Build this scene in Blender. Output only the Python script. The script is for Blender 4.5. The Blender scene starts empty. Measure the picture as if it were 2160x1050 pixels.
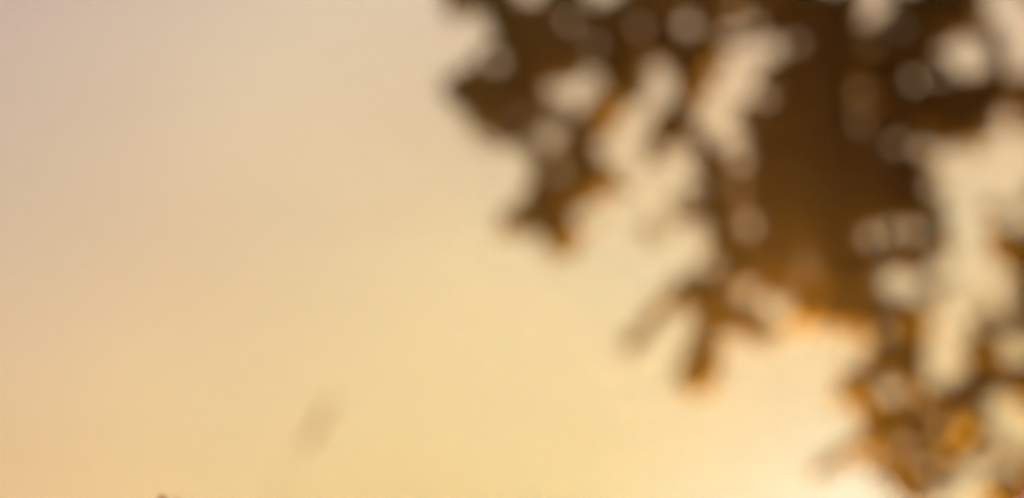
import bpy, bmesh, math, random
import numpy as np
from mathutils import Vector, Matrix
from math import radians as R

rnd = random.Random(7)
rng = np.random.default_rng(11)
scene = bpy.context.scene
COL = scene.collection

# ------------------------------------------------------------------ camera
PW, PH = 2160, 1050                       # photograph size, pixels
LENS, SENSOR = 85.0, 36.0
PITCH = 10.0
CAM = Vector((0.0, 0.0, 0.62))
TREE_D = 8.0                              # metres to the middle of the crown
cam = bpy.data.objects.new('camera', bpy.data.cameras.new('camera'))
COL.objects.link(cam)
cam.data.lens, cam.data.sensor_width, cam.data.sensor_fit = LENS, SENSOR, 'HORIZONTAL'
cam.location = CAM
cam.rotation_euler = (R(90 + PITCH), 0, 0)
cam.data.clip_start, cam.data.clip_end = 0.05, 2000
cam.data.dof.use_dof = True
cam.data.dof.focus_distance = 1.95
cam.data.dof.aperture_fstop = 1.97
cam.data.dof.aperture_blades = 9
cam.data.dof.aperture_rotation = R(12)
scene.camera = cam

# ------------------------------------------------------------------ sky and sun
SUN_EL, SUN_AZ = R(3.81), R(7.9)          # low sun just under the frame, azimuth east of +Y
SUN = Vector((math.sin(SUN_AZ) * math.cos(SUN_EL), math.cos(SUN_AZ) * math.cos(SUN_EL), math.sin(SUN_EL)))
SKY_LOW = [(0, (0.000, 0.516, 0.585)), (2.5, (0.000, 0.419, 0.416)), (6, (0.114, 0.384, 0.274)), (11, (0.391, 0.438, 0.247)), (17, (0.612, 0.496, 0.269)), (27, (0.673, 0.384, 0.232)), (50, (0.34, 0.26, 0.22)), (90, (0.17, 0.15, 0.16))]
SKY_MID = [(0, (0.000, 0.237, 0.285)), (2.5, (0.000, 0.230, 0.232)), (6, (0.196, 0.397, 0.325)), (11, (0.423, 0.480, 0.321)), (17, (0.540, 0.454, 0.304)), (27, (0.500, 0.394, 0.312)), (50, (0.31, 0.25, 0.25)), (90, (0.165, 0.15, 0.17))]
SKY_HIGH = [(0, (0.018, 0.253, 0.238)), (2.5, (0.478, 0.357, 0.226)), (6, (0.821, 0.450, 0.241)), (11, (0.604, 0.454, 0.313)), (17, (0.623, 0.538, 0.394)), (27, (0.479, 0.335, 0.328)), (50, (0.28, 0.24, 0.28)), (90, (0.16, 0.15, 0.18))]
world = bpy.data.worlds.new('World')
scene.world = world
world.use_nodes = True
nt = world.node_tree
nt.nodes.clear()
N = lambda t: nt.nodes.new(t)
out = N('ShaderNodeOutputWorld')
geo = N('ShaderNodeTexCoord')
def math_node(op, a, b=None, clamp=False):
    m = N('ShaderNodeMath'); m.operation = op; m.use_clamp = clamp
    for i, v in enumerate((a, b)):
        if v is None: continue
        if isinstance(v, (int, float)): m.inputs[i].default_value = v
        else: nt.links.new(v, m.inputs[i])
    return m.outputs[0]
nrm = N('ShaderNodeVectorMath'); nrm.operation = 'NORMALIZE'
nt.links.new(geo.outputs['Generated'], nrm.inputs[0])
dot = N('ShaderNodeVectorMath'); dot.operation = 'DOT_PRODUCT'
nt.links.new(nrm.outputs[0], dot.inputs[0]); dot.inputs[1].default_value = SUN
theta = math_node('ARCCOSINE', math_node('MINIMUM', dot.outputs['Value'], 0.9999999))
tpos = math_node('DIVIDE', theta, R(90), True)
sep = N('ShaderNodeSeparateXYZ'); nt.links.new(nrm.outputs[0], sep.inputs[0])
elev = math_node('ARCSINE', sep.outputs['Z'])
efac = math_node('DIVIDE', math_node('SUBTRACT', elev, R(4)), R(5.5), True)
efac2 = math_node('DIVIDE', math_node('SUBTRACT', elev, R(9.5)), R(6.5), True)
def ramp(stops):
    r = N('ShaderNodeValToRGB'); r.color_ramp.interpolation = 'LINEAR'
    els = r.color_ramp.elements
    while len(els) < len(stops): els.new(0.5)
    for e, (d, c) in zip(els, stops):
        e.position = d / 90; e.color = (*c, 1)
    nt.links.new(tpos, r.inputs[0])
    return r.outputs[0]
mx = N('ShaderNodeMix'); mx.data_type = 'RGBA'
nt.links.new(efac, mx.inputs['Factor'])
nt.links.new(ramp(SKY_LOW), mx.inputs['A']); nt.links.new(ramp(SKY_MID), mx.inputs['B'])
mlow = mx
mx = N('ShaderNodeMix'); mx.data_type = 'RGBA'
nt.links.new(efac2, mx.inputs['Factor'])
nt.links.new(mlow.outputs['Result'], mx.inputs['A']); nt.links.new(ramp(SKY_HIGH), mx.inputs['B'])
# thin high cloud: long soft streaks, slightly tilted
mp = N('ShaderNodeMapping'); mp.inputs['Rotation'].default_value = (0, R(8), 0); mp.inputs['Scale'].default_value = (5, 5, 26)
nt.links.new(nrm.outputs[0], mp.inputs[0])
nz = N('ShaderNodeTexNoise'); nz.inputs['Scale'].default_value = 1.3; nz.inputs['Detail'].default_value = 3
nt.links.new(mp.outputs[0], nz.inputs[0])
cl = N('ShaderNodeMapRange'); cl.inputs[1].default_value = .3; cl.inputs[2].default_value = .7
cl.inputs[3].default_value = 0.97; cl.inputs[4].default_value = 1.03
nt.links.new(nz.outputs[0], cl.inputs[0])
# orange tint painted into the low sky to the right of the sun
def smooth(v, a, b, lo, hi):
    m = N('ShaderNodeMapRange'); m.interpolation_type = 'SMOOTHSTEP'
    m.inputs[1].default_value, m.inputs[2].default_value, m.inputs[3].default_value, m.inputs[4].default_value = a, b, lo, hi
    nt.links.new(v, m.inputs[0]); return m.outputs[0]
orange_fac = math_node('MULTIPLY', smooth(sep.outputs['X'], .14, .23, 0, 1), smooth(elev, R(4.5), R(12), 1, 0))
tint = N('ShaderNodeMix'); tint.data_type = 'RGBA'; tint.blend_type = 'MULTIPLY'
nt.links.new(orange_fac, tint.inputs['Factor']); nt.links.new(mx.outputs['Result'], tint.inputs['A']); tint.inputs['B'].default_value = (.97, .74, .64, 1)
vm = N('ShaderNodeVectorMath'); vm.operation = 'SCALE'
nt.links.new(tint.outputs['Result'], vm.inputs[0]); nt.links.new(cl.outputs[0], vm.inputs['Scale'])
veil = N('ShaderNodeBackground'); veil.inputs['Strength'].default_value = 1.0
nt.links.new(vm.outputs[0], veil.inputs['Color'])
sky = N('ShaderNodeTexSky'); sky.sky_type = 'NISHITA'; sky.sun_disc = False
sky.sun_elevation, sky.sun_rotation = SUN_EL, SUN_AZ
sky.dust_density, sky.air_density = 0.3, 1.0
bg = N('ShaderNodeBackground'); bg.inputs['Strength'].default_value = 0.005
nt.links.new(sky.outputs[0], bg.inputs['Color'])
add = N('ShaderNodeAddShader')
nt.links.new(bg.outputs[0], add.inputs[0]); nt.links.new(veil.outputs[0], add.inputs[1])
nt.links.new(add.outputs[0], out.inputs['Surface'])

sun = bpy.data.objects.new('sun', bpy.data.lights.new('sun', 'SUN'))
COL.objects.link(sun)
sun.data.energy, sun.data.angle, sun.data.color = 5.0, R(0.5), (1.0, 0.42, 0.07)
sun.rotation_euler = SUN.to_track_quat('Z', 'Y').to_euler()
sun.location = SUN * 60

vs = scene.view_settings
vs.view_transform, vs.look, vs.exposure, vs.gamma, vs.use_curve_mapping = 'Standard', 'None', 0.0, 1.0, False
scene.cycles.use_denoising = True
scene.cycles.denoising_input_passes = 'RGB'
scene.cycles.max_bounces = 8
scene.cycles.volume_bounces = 1

# ------------------------------------------------------------------ projection helpers
F = LENS / SENSOR * PW
FWD = Vector((0, math.cos(R(PITCH)), math.sin(R(PITCH))))
UP = Vector((0, -math.sin(R(PITCH)), math.cos(R(PITCH))))
def at(px, py, d):
    """the point of the place seen at photograph pixel (px, py), d metres along the view axis"""
    return CAM + FWD * d + Vector((1, 0, 0)) * ((px - PW / 2) * d / F) + UP * ((PH / 2 - py) * d / F)
def project(P):
    Q = P - np.array(CAM)
    d = Q @ np.array(FWD)
    return np.stack([PW / 2 + Q[:, 0] / d * F, PH / 2 - (Q @ np.array(UP)) / d * F], 1), d

# ------------------------------------------------------------------ materials
def material(name, base, rough=0.6, trans=None, var=0.25, noise=8.0, bump=0.0, spec=0.3, pair=None, forward=None):
    m = bpy.data.materials.new(name); m.use_nodes = True
    t = m.node_tree; t.nodes.clear()
    o = t.nodes.new('ShaderNodeOutputMaterial')
    p = t.nodes.new('ShaderNodeBsdfPrincipled')
    p.inputs['Roughness'].default_value = rough
    p.inputs['Specular IOR Level'].default_value = spec
    g = t.nodes.new('ShaderNodeNewGeometry')
    n = t.nodes.new('ShaderNodeTexNoise'); n.inputs['Scale'].default_value = noise; n.inputs['Detail'].default_value = 4
    t.links.new(g.outputs['Position'], n.inputs['Vector'])
    r = t.nodes.new('ShaderNodeValToRGB')
    r.color_ramp.elements[0].position, r.color_ramp.elements[1].position = .3, .7
    r.color_ramp.elements[0].color = (*[c * (1 - var) for c in base], 1)
    r.color_ramp.elements[1].color = (*[c * (1 + var) for c in base], 1)
    if pair:
        r.color_ramp.elements[0].color, r.color_ramp.elements[1].color = (*pair[0], 1), (*pair[1], 1)
    t.links.new(n.outputs[0], r.inputs[0]); t.links.new(r.outputs[0], p.inputs['Base Color'])
    sh = p.outputs[0]
    if forward:                                            # thin tissue passes part of the light nearly straight on
        fw = t.nodes.new('ShaderNodeBsdfRefraction'); fw.inputs['Color'].default_value = (*forward, 1)
        fw.inputs['Roughness'].default_value = 0.66; fw.inputs['IOR'].default_value = 1.2
        ad = t.nodes.new('ShaderNodeAddShader')
        t.links.new(sh, ad.inputs[0]); t.links.new(fw.outputs[0], ad.inputs[1]); sh = ad.outputs[0]
    if trans:
        tr = t.nodes.new('ShaderNodeBsdfTranslucent'); tr.inputs[0].default_value = (*trans, 1)
        ad = t.nodes.new('ShaderNodeAddShader')
        t.links.new(sh, ad.inputs[0]); t.links.new(tr.outputs[0], ad.inputs[1]); sh = ad.outputs[0]
    if bump:
        b = t.nodes.new('ShaderNodeBump'); b.inputs['Strength'].default_value = bump
        n2 = t.nodes.new('ShaderNodeTexNoise'); n2.inputs['Scale'].default_value = noise * 6
        t.links.new(g.outputs['Position'], n2.inputs['Vector'])
        t.links.new(n2.outputs[0], b.inputs['Height']); t.links.new(b.outputs[0], p.inputs['Normal'])
    t.links.new(sh, o.inputs['Surface'])
    return m
LEAF = material('leaf_tissue', (0.085, 0.06, 0.014), 0.5, (0.15, 0.115, 0.008), 0.35, 2.6, 0.0, 0.12,
                ((0.115, 0.055, 0.014), (0.065, 0.07, 0.016)), (0.011, 0.0100, 0.0009))
BARK = material('bark', (0.07, 0.05, 0.035), 0.9, None, 0.4, 14.0, 0.6)
MEADOW = material('meadow_soil', (0.07, 0.065, 0.03), 0.95, None, 0.4, 1.2, 0.5, 0.1)
STRAW = material('dry_straw', (0.24, 0.11, 0.035), 0.7, (0.55, 0.40, 0.08), 0.2, 60.0)
BRACT = material('dark_bract', (0.16, 0.07, 0.045), 0.6, (0.14, 0.05, 0.02), 0.3, 90.0)
PETAL_RED = material('reddish_petal', (0.16, 0.06, 0.04), 0.6, (0.30, 0.10, 0.05), 0.2, 90.0)
PETAL_MAUVE = material('mauve_petal', (0.78, 0.56, 0.62), 0.6, (0.20, 0.14, 0.20), 0.1, 90.0)
STEM_GREEN = material('green_stem', (0.06, 0.07, 0.025), 0.6, None, 0.2, 50.0)

# ------------------------------------------------------------------ object helpers
def link(name, mesh, mat=None, parent=None, smooth=True):
    o = bpy.data.objects.new(name, mesh); COL.objects.link(o)
    if mat and not mesh.materials: mesh.materials.append(mat)
    if smooth: mesh.polygons.foreach_set('use_smooth', [True] * len(mesh.polygons))
    if parent: o.parent = parent
    return o
def mesh_of(name, verts, faces):
    m = bpy.data.meshes.new(name); m.from_pydata([tuple(v) for v in verts], [], faces); m.update()
    return m
def thing(name, label, cat, loc):
    o = bpy.data.objects.new(name, None); COL.objects.link(o)
    o.location = loc; o.empty_display_size = 0.2
    o['label'], o['category'] = label, cat
    return o
def tube(points, radii, sides=8, base=(0, 0, 0)):
    """a smooth tapering tube through points, in coordinates relative to base"""
    pts = [Vector(p) for p in points]
    P, Q = [], []
    n = len(pts)
    for i in range(n - 1):                         # Catmull-Rom resampling
        a, b, c, d = pts[max(i - 1, 0)], pts[i], pts[i + 1], pts[min(i + 2, n - 1)]
        for k in range(4):
            t = k / 4
            P.append(0.5 * ((2 * b) + (c - a) * t + (2 * a - 5 * b + 4 * c - d) * t * t + (3 * b - a - 3 * c + d) * t ** 3))
            Q.append(radii[i] * (1 - t) + radii[i + 1] * t)
    P.append(pts[-1]); Q.append(radii[-1])
    V, Fc = [], []
    ref = Vector((0.3, 0.9, 0.2)).normalized()
    for i, p in enumerate(P):
        t = (P[min(i + 1, len(P) - 1)] - P[max(i - 1, 0)]).normalized()
        x = t.cross(ref)
        if x.length < 1e-3: x = t.cross(Vector((1, 0, 0)))
        x.normalize(); y = t.cross(x)
        for s in range(sides):
            a = 2 * math.pi * s / sides
            V.append(p + (x * math.cos(a) + y * math.sin(a)) * Q[i] - Vector(base))
    for i in range(len(P) - 1):
        for s in range(sides):
            a, b = i * sides + s, i * sides + (s + 1) % sides
            Fc.append((a, b, b + sides, a + sides))
    Fc.append(tuple(range(sides))[::-1]); Fc.append(tuple(range((len(P) - 1) * sides, len(P) * sides)))
    return V, Fc

# ------------------------------------------------------------------ ground: one uneven meadow sheet
bm = bmesh.new()
bmesh.ops.create_grid(bm, x_segments=120, y_segments=120, size=26)
for v in bm.verts:
    r = math.hypot(v.co.x, v.co.y)
    k = min(1, r / 20)
    v.co.z = k * (0.35 * math.sin(v.co.x * .11 + 1) * math.cos(v.co.y * .09) + 0.12 * math.sin(v.co.x * .31) * math.sin(v.co.y * .27)) - 0.15 * k
gm = bpy.data.meshes.new('ground'); bm.to_mesh(gm); bm.free()
ground = link('ground', gm, MEADOW); ground['kind'] = 'structure'

# ------------------------------------------------------------------ scattering air added round everything for the lens flare's golden veil
HAZE_DENSITY, HAZE_G = 0.0022, 0.80
hz = bpy.data.meshes.new('flare_haze')
hb = bmesh.new(); bmesh.ops.create_cube(hb, size=1.0)
for v in hb.verts:
    v.co = Vector((v.co.x * 54, v.co.y * 54, -1.6 if v.co.z < 0 else 4.9))
hb.to_mesh(hz); hb.free()
hm = bpy.data.materials.new('flare_haze_air'); hm.use_nodes = True
t = hm.node_tree; t.nodes.clear()
pv = t.nodes.new('ShaderNodeVolumePrincipled'); ho = t.nodes.new('ShaderNodeOutputMaterial')
pv.inputs['Color'].default_value = (0.95, 0.86, 0.72, 1)
pv.inputs['Density'].default_value = HAZE_DENSITY
pv.inputs['Anisotropy'].default_value = HAZE_G
t.links.new(pv.outputs[0], ho.inputs['Volume'])
flare_haze = link('flare_haze', hz, hm, smooth=False); flare_haze['kind'] = 'stuff'

# ------------------------------------------------------------------ where the crown is thick and where the sky shows through
OUT=[(1000,-900),(960,-300),(955,-60),(938,6),(948,30),(985,8),(1030,15),(1046,55),(1046,95),(1012,138),(975,163),(948,186),(954,198),(975,225),(1030,265),(1065,302),(1108,300),
(1125,322),(1132,355),(1136,400),(1105,428),(1078,460),(1073,488),(1090,490),(1118,468),(1142,485),(1158,520),(1182,542),(1204,522),(1215,485),(1300,440),(1400,560),
(1436,588),(1372,650),(1318,728),(1334,744),(1385,680),(1440,632),(1464,642),(1470,672),(1466,715),(1445,760),(1430,806),(1460,820),(1500,806),(1514,780),(1520,740),(1545,712),(1600,712),(1650,698),(1690,676),
(1740,676),(1790,694),(1832,708),(1848,735),(1834,770),(1795,790),(1776,815),(1776,838),(1808,850),(1820,885),(1826,922),(1855,972),(1884,1018),(1924,1062),(1952,1100),(1990,1180),(2050,1300),(2300,1420),(3600,1420),(3600,-900)]
C=[ # capsules x0,y0,x1,y1,r : sky openings
(1112,-44,1112,-40,42),(1268,-42,1268,-38,44),(1200,44,1200,44,11),(1450,54,1450,54,17),(1252,96,1252,96,9),(1388,152,1388,152,20),
(1210,206,1210,206,29),(1246,176,1246,176,24),(1174,196,1174,196,19),(1164,288,1164,288,22),(1180,362,1180,362,14),
(1388,196,1388,196,36),(1345,258,1345,258,43),(1310,318,1310,318,45),(1345,368,1345,368,40),(1425,342,1425,342,43),(1372,402,1372,402,44),(1450,398,1450,398,28),(1395,458,1395,458,28),(1350,440,1350,440,28),
(1574,122,1574,122,38),(1550,178,1550,178,45),(1510,238,1510,238,45),(1540,290,1540,290,30),(1622,104,1622,104,24),(1550,88,1550,88,28),(1588,52,1588,52,12),(1676,92,1676,92,11),
(1845,-20,1845,40,26),(1830,82,1830,82,14),(2046,118,2046,118,46),(2122,10,2180,110,46),(1984,160,1984,160,11),(2140,150,2140,150,14),
(1888,300,1888,300,15),(1816,260,1816,260,8),(2124,255,2124,255,19),
(2018,348,2018,348,45),(2075,364,2075,364,44),(2116,330,2116,330,52),(2172,330,2172,330,52),(2132,398,2132,398,40),(2060,405,2060,405,38),(2040,400,2040,500,40),(2104,466,2104,466,20),(2156,464,2156,464,27),(2010,425,2010,425,22),
(2046,566,2046,566,46),(2088,578,2088,578,40),(1985,570,1985,570,30),(1930,608,1930,608,20),(2024,640,2024,640,42),(2002,705,2002,705,43),(1992,772,1992,772,43),(2100,590,2100,590,34),(2115,640,2115,640,22),
(1890,597,1890,597,32),(1837,500,1837,500,16),(1877,488,1877,488,15),(1929,486,1929,486,14),(1579,474,1579,474,14),
(1306,450,1338,600,46),(1285,440,1285,440,36),(1233,462,1233,462,22),(1458,505,1458,505,43),(1400,560,1330,640,55),(1395,520,1395,520,26),(1440,545,1440,545,30),
(1574,619,1574,619,20),(1636,654,1636,654,31),(1548,732,1548,732,30),(1420,692,1400,720,44),
(1877,825,1877,825,21),(1868,702,1868,702,12),(1943,842,1943,842,12),(2144,737,2144,737,33),(2135,895,2170,905,42),(2112,850,2112,850,24),
(2050,998,2050,998,30),(2111,980,2111,980,22),(2160,990,2160,990,14),(1990,905,1990,905,10),(1908,945,1908,945,12),(1962,985,1962,985,13),(2078,945,2078,945,13),(2070,870,2070,870,9),(1815,200,1815,200,7),(1700,560,1700,560,8),(1560,400,1560,400,8),(1740,120,1740,120,8),(1350,60,1350,60,9),(1560,20,1560,20,9),(1990,1072,2045,1064,36),
(1046,130,1046,130,16),(1130,-10,1130,-10,14),
(1240,250,1240,250,10),(1930,170,1930,170,11),(1100,250,1100,250,8),(1900,60,1900,60,8),(1990,110,1990,110,12),(2110,215,2110,215,9),(1478,262,1478,262,16),(1562,335,1562,335,17),(1612,205,1612,205,14),(1250,520,1250,520,13),(1502,562,1502,562,14),(1955,640,1955,640,16),(2082,690,2082,690,14),(1952,318,1952,318,15),(1966,396,1966,396,14)]
S=[ # twigs and leaf strokes outside the outline, re-filled
(1325,733,1440,598,14),(1712,1000,1735,988,11),(1735,988,1770,965,16),(1770,965,1830,925,18),(1815,975,1850,1000,9),(985,262,1010,280,6),(1012,302,1036,312,5),(1500,355,1440,330,0),(1425,235,1432,275,12),
(1373,470,1380,495,10),(1458,398,1470,412,10),(1300,392,1312,402,8),(2085,200,2095,160,12),(2105,455,2135,500,10)]

def open_mask(Wd, Hd, ox, oy, s):
    yy, xx = np.mgrid[0:Hd, 0:Wd]; X = ox + (xx + .5) * s; Y = oy + (yy + .5) * s
    def wob(wave, amp, seed):                              # smooth random wobble
        q = np.random.default_rng(seed); o = 0
        for _ in range(7):
            a = q.uniform(0, 2 * math.pi); k = 2 * math.pi / (wave * q.uniform(.7, 1.5))
            o = o + np.sin((X * math.cos(a) + Y * math.sin(a)) * k + q.uniform(0, 6.3))
        return amp * o / 2.6
    limit = (Y > -75 + wob(160, 45, 3)) & (X < 2290 + wob(160, 45, 4)) & (Y < 1170 + wob(150, 40, 5))
    X0, Y0 = X, Y
    dx_, dy_ = wob(42, 7.5, 1), wob(42, 7.5, 2)
    X, Y = X0 + dx_, Y0 + dy_
    ins = np.zeros((Hd, Wd), bool); n = len(OUT)
    for i in range(n):
        x0, y0 = OUT[i]; x1, y1 = OUT[(i + 1) % n]
        if y0 == y1: continue
        ins ^= ((y0 > Y) != (y1 > Y)) & (X < (x1 - x0) * (Y - y0) / (y1 - y0) + x0)
    for _ in range(5):                                     # leaf tips reach a little past the outline
        g = ins.copy(); g[1:] |= ins[:-1]; g[:-1] |= ins[1:]; g[:, 1:] |= ins[:, :-1]; g[:, :-1] |= ins[:, 1:]
        if _ % 2: g[1:, 1:] |= ins[:-1, :-1]; g[:-1, :-1] |= ins[1:, 1:]; g[1:, :-1] |= ins[:-1, 1:]; g[:-1, 1:] |= ins[1:, :-1]
        ins = g
    def cap(a):
        x0, y0, x1, y1, r = a; dx, dy = x1 - x0, y1 - y0; L = dx * dx + dy * dy
        w = .25 if r < 24 else .8 if r < 38 else 1
        X, Y = X0 + dx_ * w, Y0 + dy_ * w
        q = np.clip(((X - x0) * dx + (Y - y0) * dy) / L, 0, 1) if L else 0
        return (X - x0 - q * dx) ** 2 + (Y - y0 - q * dy) ** 2 < r * r
    for c in C: ins &= ~cap((*c[:4], c[4] - 1 if c[4] >= 34 else c[4] * (.96 if c[4] >= 19 else .84)))
    for c in S: ins |= cap(c)
    pin = np.zeros((Hd, Wd), bool)
    for c in C:
        if c[4] < 34 and c[:2] == c[2:4]: pin |= cap((*c[:4], c[4] * (.96 if c[4] >= 19 else .84)))
    thin = np.zeros((Hd, Wd), bool)
    for c in C:
        if c[4] <= 24 and c[0] > 1300 and c[:2] == c[2:4]: thin |= cap((*c[:4], 34))
    ins &= limit
    return ins, pin & ~ins, thin & ins
RS, OX, OY = 2, 840, -260
RW, RH = (2420 - OX) // RS, (1330 - OY) // RS
MASK, PIN, THIN = open_mask(RW, RH, OX, OY, RS)

# leaf shapes: ovate blades folded along the midrib, tip drooping; unit length along +X
def leaf_shape(width, fold, droop, skew):
    prof = [(0.0, 0.0), (0.16, 0.62), (0.40, 1.0), (0.68, 0.72), (0.88, 0.30)]
    V = [(0, 0, 0)]
    mid, lf, rt = [0], [], []
    for x, w in prof[1:]:
        z = -droop * x * x; y0 = skew * x * x
        V.append((x, y0, z)); mid.append(len(V) - 1)
        V.append((x - .02, y0 + w * width / 2, z + fold * w * width / 2)); lf.append(len(V) - 1)
        V.append((x - .02, y0 - w * width / 2, z + fold * w * width / 2)); rt.append(len(V) - 1)
    V.append((1.0, skew, -droop)); tip = len(V) - 1
    Fc = [(0, mid[1], lf[0]), (0, rt[0], mid[1])]
    for i in range(len(lf) - 1):
        Fc += [(mid[i + 1], mid[i + 2], lf[i + 1], lf[i]), (rt[i], rt[i + 1], mid[i + 2], mid[i + 1])]
    Fc += [(mid[-1], tip, lf[-1]), (rt[-1], tip, mid[-1])]
    return np.array(V), Fc
SHAPES = [leaf_shape(.46, .25, .18, .04), leaf_shape(.40, .45, .30, -.06), leaf_shape(.52, .15, .10, .0), leaf_shape(.44, .35, .42, .08)]
TRIS = []
for V, Fc in SHAPES:
    T = []
    for f in Fc:
        for k in range(1, len(f) - 1): T.append((f[0], f[k], f[k + 1]))
    TRIS.append(T)

def raster(P2, tris):
    """raster cells (rows, cols) that a projected leaf covers"""
    X = (P2[:, 0] - OX) / RS; Y = (P2[:, 1] - OY) / RS
    x0, x1 = int(max(0, math.floor(X.min()))), int(min(RW - 1, math.ceil(X.max())))
    y0, y1 = int(max(0, math.floor(Y.min()))), int(min(RH - 1, math.ceil(Y.max())))
    if x1 < x0 or y1 < y0: return None
    gx, gy = np.meshgrid(np.arange(x0, x1 + 1) + .5, np.arange(y0, y1 + 1) + .5)
    hit = np.zeros(gx.shape, bool)
    for a, b, c in tris:
        w0 = (X[b] - X[a]) * (gy - Y[a]) - (Y[b] - Y[a]) * (gx - X[a])
        w1 = (X[c] - X[b]) * (gy - Y[b]) - (Y[c] - Y[b]) * (gx - X[b])
        w2 = (X[a] - X[c]) * (gy - Y[c]) - (Y[a] - Y[c]) * (gx - X[c])
        hit |= ((w0 >= 0) & (w1 >= 0) & (w2 >= 0)) | ((w0 <= 0) & (w1 <= 0) & (w2 <= 0))
    r, c = np.nonzero(hit)
    return r + y0, c + x0

def random_rotation():
    """leaves hang: tips mostly down and outward, blades facing every way"""
    tip = Vector((rnd.gauss(-.25, .7), rnd.gauss(0, .55), rnd.gauss(-.45, .5))).normalized()
    nrm_ = Vector((rnd.gauss(0, .6), rnd.gauss(0, .9), rnd.gauss(.3, .6)))
    z = (nrm_ - tip * nrm_.dot(tip)).normalized(); y = z.cross(tip)
    return np.array([[tip.x, y.x, z.x], [tip.y, y.y, z.y], [tip.z, y.z, z.z]])
CAMN = np.array(CAM)

leaves = []        # (shape, rotation 3x3, scale, position)
cover = np.zeros((RH, RW), np.int16)
zbuf = np.full((RH, RW), 1e9); owner = np.full((RH, RW), -1)
def try_leaf(shape, rot, scale, pos, need, inner=False):
    P = (SHAPES[shape][0] * scale) @ rot.T + pos
    P2, d = project(P)
    rc = raster(P2, TRIS[shape])
    if rc is None or len(rc[0]) == 0: return False
    ok = MASK[rc].mean()
    if ok < need or PIN[rc].any(): return False
    if inner and THIN[rc].mean() > .15: return False          # kept one leaf deep round small gaps so sun glows through
    cover[rc] += 1
    i = len(leaves); leaves.append((shape, rot, scale, pos))
    dm = d.mean(); sel = zbuf[rc] > dm
    zbuf[rc[0][sel], rc[1][sel]] = dm; owner[rc[0][sel], rc[1][sel]] = i
    return True
GY, GX = np.mgrid[0:RH, 0:RW]
SUN_DIST = np.hypot(OX + GX * RS - 1790, OY + GY * RS - 1075)     # distance from the sun's spot; layers thinned near it so sunlight glows through
def fill(target_layers, share, depth_mean, depth_sd, beyond=0):
    region = MASK & (SUN_DIST > beyond) & ~(THIN & (target_layers > 1))
    for rounds in range(60):
        todo = np.argwhere(region & (cover < target_layers))
        if len(todo) < (1 - share) * region.sum(): break
        rng.shuffle(todo)
        for r, c in todo[:450]:
            if cover[r, c] >= target_layers: continue
            for k in range(18):
                sc = rnd.uniform(.075, .115) * (1.0 if k < 5 else .72 if k < 9 else .5 if k < 13 else .33)
                sh = rnd.randrange(4); rot = random_rotation()
                d = depth_mean + rnd.gauss(0, depth_sd)
                p = np.array(at(OX + (c + .5) * RS, OY + (r + .5) * RS, d))
                along = rnd.uniform(.15, .85)
                pos = p - rot @ (np.array([along, 0, 0]) * sc)
                if try_leaf(sh, rot, sc, pos, .84 if rnd.random() < .22 else .985, target_layers > 1): break
fill(1, .985, TREE_D, .25)
fill(2, .96, TREE_D + .22, .12, 430)  # back layers added away from the sun to shade the leaves before them
fill(3, .95, TREE_D + .34, .12, 520)
fill(4, .94, TREE_D + .48, .16, 600)
n_front = len(leaves)

# the rest of the crown, beyond the frame above and to the right
TREE_BASE = Vector((2.75, 8.15, 0.0))
centre = np.array((2.75, 8.15, 2.6)); radii = np.array((2.75, 2.3, 1.65))
sprays = []
while len(sprays) < 1300:
    u = rng.normal(size=3); u /= np.linalg.norm(u)
    sprays.append(centre + u * radii * rng.uniform(.25, 1.0) ** .6)
spots = np.repeat(np.array(sprays), 22, 0) + rng.normal(size=(len(sprays) * 22, 3)) * np.array((.22, .22, .16))
P2, d = project(spots)
made = (P2[:, 0] < 2225 + 55) & (P2[:, 1] > -62 - 55)      # this part of the crown is already made
for p in spots[~made & (spots[:, 2] > .8)]:
    leaves.append((rnd.randrange(4), random_rotation(), rnd.uniform(.07, .115), p))

# ------------------------------------------------------------------ the tree
tree = thing('tree', 'dark leafy tree against the sunset sky, its crown full of bright gaps', 'tree', TREE_BASE)
V, Fc = tube([TREE_BASE + Vector(p) for p in ((0, 0, -.1), (.03, 0, .5), (-.04, .03, 1.2), (.02, .0, 1.9), (0, .04, 2.5), (.08, 0, 3.2), (.05, .05, 3.9))],
             [.21, .165, .145, .125, .095, .055, .015], 14, TREE_BASE)
link('trunk', mesh_of('trunk', V, Fc), BARK, tree)
def limb(pix, r0, r1):
    pts = [TREE_BASE + Vector(pix[0])] + [at(*p) for p in pix[1:]]
    n = len(pts)
    V, Fc = tube(pts, [r0 + (r1 - r0) * (i / (n - 1)) ** .7 for i in range(n)], 8, TREE_BASE)
    link('branch', mesh_of('branch', V, Fc), BARK, tree)
limb([(0, 0, 1.75), (2420, 300, 8.1), (2230, 222, 8.0), (2110, 214, 8.0), (1985, 222, 8.05), (1800, 350, 8.0), (1690, 430, 8.0), (1560, 420, 7.95)], .05, .007)
limb([(0, 0, 2.1), (2380, 40, 8.2), (2180, -120, 8.1), (1960, -10, 8.1), (1740, 120, 8.0), (1690, 60, 8.0), (1450, 110, 7.95), (1320, 110, 8.0), (1120, 150, 8.0), (985, 195, 8.0)], .055, .005)
limb([(0, 0, 1.3), (2400, 760, 8.0), (2220, 800, 8.0), (2090, 800, 7.95), (1985, 880, 8.0), (1905, 960, 8.0)], .04, .006)
limb([(0, 0, 2.6), (2500, -300, 8.2), (2150, -330, 8.1), (1800, -210, 8.0), (1480, -140, 8.0), (1180, -130, 8.0), (1000, -60, 8.0)], .045, .006)
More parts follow.
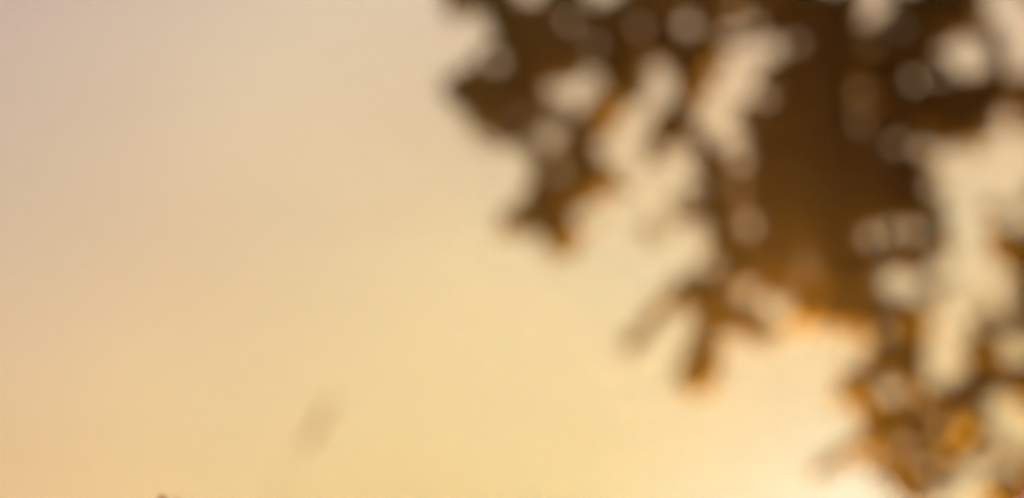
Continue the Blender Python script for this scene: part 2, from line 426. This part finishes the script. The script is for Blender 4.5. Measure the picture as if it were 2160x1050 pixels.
for pix in ([(1600, 520, 7.95), (1535, 575, 7.95), (1440, 602, 7.95), (1375, 668, 7.95), (1322, 738, 7.95)],
            [(1560, 590, 8.0), (1500, 640, 8.0), (1482, 715, 8.0), (1455, 805, 8.0)],
            [(1250, 230, 8.0), (1190, 330, 8.0), (1180, 420, 8.0), (1080, 486, 8.0)]):
    V, Fc = tube([at(*p) for p in pix], [.008 - .0055 * i / (len(pix) - 1) for i in range(len(pix))], 6, TREE_BASE)
    link('twig', mesh_of('twig', V, Fc), BARK, tree)
for a in range(9):
    ang = a * 0.73 + .3; z0 = 1.5 + a * .16; L = rnd.uniform(1.5, 2.1) * (1 - a * .035)
    dx, dy = math.cos(ang - 1.2), math.sin(ang - 1.2)
    if dx < -.2: dx = abs(dx)
    pts = [(0, 0, z0), (dx * L * .4, dy * L * .4, z0 + .25), (dx * L * .8, dy * L * .8, z0 + .5), (dx * L, dy * L, z0 + .75)]
    V, Fc = tube([Vector(p) for p in pts], [.05, .035, .02, .006], 8)
    link('branch', mesh_of('branch', V, Fc), BARK, tree)

leaf_meshes = []
for V, Fc in SHAPES:
    m = mesh_of('leaf', V, Fc); m.materials.append(LEAF); leaf_meshes.append(m)
inframe = np.zeros((RH, RW), bool)
inframe[(0 - OY) // RS:(PH - OY) // RS, :(PW - OX) // RS] = True
seen = np.bincount(owner[inframe & (owner >= 0)], minlength=len(leaves))
single = set(np.argsort(-seen)[:300].tolist())
TB = np.array(TREE_BASE)
for i in sorted(single):
    sh, rot, sc, pos = leaves[i]
    o = link('leaf', leaf_meshes[sh], None, tree)
    o.matrix_local = Matrix.Translation(Vector(pos - TB)) @ (Matrix(rot.tolist()).to_4x4()) @ Matrix.Scale(sc, 4)
V, Fc = [], []
n0 = 0
for i, (sh, rot, sc, pos) in enumerate(leaves):
    if i in single: continue
    P = (SHAPES[sh][0] * sc) @ rot.T + pos - TB
    V.append(P); Fc += [tuple(k + n0 for k in f) for f in SHAPES[sh][1]]; n0 += len(P)
crown = link('crown', mesh_of('crown', np.vstack(V), Fc), LEAF, tree); crown['kind'] = 'stuff'
print('LEAVES', n_front, len(leaves), 'uncovered', (MASK & (cover == 0)).sum() / MASK.sum())

# ------------------------------------------------------------------ tall grass stalk leaning in front of the sky
foot = at(470, 1100, TREE_D - .3); foot.z = 0
reed = thing('grass_stalk', 'tall thin grass stalk with a pale brown seed head against the orange sky', 'grass stalk', foot)
tip0, tip1 = at(641, 946, TREE_D - .3), at(698, 846, TREE_D - .3)
V, Fc = tube([foot, at(505, 1300, TREE_D - .3), at(560, 1085, TREE_D - .3), tip0, tip1], [.004, .0032, .0022, .0016, .001], 6, foot)
link('stem', mesh_of('stem', V, Fc), STRAW, reed)
V, Fc = [], []
ax = (tip1 - tip0)
for k in range(60):                                    # overlapping spikelets round the head
    f = k / 59
    b = tip0 + ax * f
    ang = k * 2.4
    side = Vector((math.cos(ang), math.sin(ang), 0))
    w = .013 * math.sin(math.pi * (f * .8 + .15)) ** .6
    e = b + side * w + ax.normalized() * .018
    up = ax.normalized(); across = up.cross(side).normalized()
    v = []
    for q, hw in ((0, .0008), (.3, .0075), (.65, .0066), (1, .0003)):      # a thin folded glume
        c0 = b.lerp(e, q)
        v += [c0 - across * hw - foot, c0 + side * hw * .5 - foot, c0 + across * hw - foot]
    fc = [(j * 3 + i, j * 3 + i + 1, j * 3 + i + 4, j * 3 + i + 3) for j in range(3) for i in range(2)]
    Fc += [tuple(i + len(V) for i in q) for q in fc]; V += v
link('seed_head', mesh_of('seed_head', V, Fc), STRAW, reed)
def blade(parent, base, start, end, width, mat, name='leaf'):
    s, e = Vector(start), Vector(end); V, Fc = [], []
    side = (e - s).cross(Vector((0, 1, .3))).normalized()
    for k in range(9):
        f = k / 8; p = s.lerp(e, f) + Vector((0, 0, .18 * (e - s).length * math.sin(math.pi * f)))
        w = width * (1 - f) ** .6 * min(1, f * 4 + .35)
        V += [p - side * w - Vector(base), p + Vector((0, 0, -w * .4)) - Vector(base), p + side * w - Vector(base)]
        if k:
            a = (k - 1) * 3; Fc += [(a, a + 1, a + 4, a + 3), (a + 1, a + 2, a + 5, a + 4)]
    return link(name, mesh_of(name, V, Fc), mat, parent)
for z, dx in ((.25, -.22), (.45, .26), (.7, -.2)):
    p = foot + Vector((z * .05, 0, z)); blade(reed, foot, p, p + Vector((dx, .05, .22)), .005, STRAW)

# ------------------------------------------------------------------ two wildflowers close to the lens, tips just reaching the frame
def petal_mesh(length, width, curl, parent, base, origin, direction, mat, name='petal'):
    d = Vector(direction).normalized(); side = d.cross(Vector((0, 1, 0))).normalized(); nr = side.cross(d)
    V, Fc = [], []
    for k in range(8):
        f = k / 7; w = width / 2 * (math.sin(math.pi * min(1, .12 + f * .88)) ** .7)
        p = Vector(origin) + d * length * f + nr * curl * f * f
        for s in (-1, -.5, 0, .5, 1):
            V.append(p + side * w * s + nr * (w * .35 * s * s) - Vector(base))
        if k:
            a = (k - 1) * 5
            Fc += [(a + j, a + j + 1, a + j + 6, a + j + 5) for j in range(4)]
    return link(name, mesh_of(name, V, Fc), mat, parent)
def wildflower(name, label, cat, head, d, petals, bud_r, bud_mat, pm):
    c = at(*head, d); ft = Vector((c.x + .05, c.y + .03, 0))
    w = thing(name, label, cat, ft)
    V, Fc = tube([ft, ft.lerp(c, .45) + Vector((.02, 0, 0)), c - Vector((0, 0, bud_r))], [.0032, .0026, .0018], 7, ft)
    link('stem', mesh_of('stem', V, Fc), STEM_GREEN, w)
    b = bmesh.new(); bmesh.ops.create_uvsphere(b, u_segments=14, v_segments=9, radius=1)
    for v in b.verts: v.co = Vector((v.co.x * bud_r, v.co.y * bud_r, v.co.z * bud_r * 1.25)) + c - ft
    m = bpy.data.meshes.new('seed_head'); b.to_mesh(m); b.free()
    link('seed_head', m, bud_mat, w)
    for (px, py, dd, wd, mat) in petals:
        tip = at(px, py, d + dd); base = c + Vector((0, 0, -bud_r * .3))
        petal_mesh((tip - base).length, wd, .002, w, ft, base, tip - base, mat)
    for s, z in ((-1, .25), (1, .4)):
        p = ft.lerp(c, z); blade(w, ft, p, p + Vector((s * .09, .02, .05)), .008, STEM_GREEN)
    return w
wildflower('dried_flower', 'dark reddish brown dried flower tip poking up at the bottom edge below the grass stalk', 'flower',
           (350, 1106), 2.37, [(339, 1041, 0, .017, BRACT), (376, 1047, .01, .019, PETAL_RED), (300, 1066, .01, .013, PETAL_RED), (405, 1058, .0, .013, PETAL_RED), (350, 1062, -.02, .014, BRACT)],
           .010, BRACT, PETAL_RED)
wildflower('wildflower', 'pale mauve flower petal just entering the bottom corner under the tree crown', 'flower',
           (2196, 1088), 2.1, [(2166, 1026, 0, .026, PETAL_MAUVE), (2130, 1050, .01, .019, PETAL_MAUVE), (2216, 1022, .01, .019, PETAL_MAUVE), (2245, 1052, 0, .019, PETAL_MAUVE), (2150, 1100, -.01, .018, PETAL_MAUVE)],
           .008, BRACT, PETAL_MAUVE)
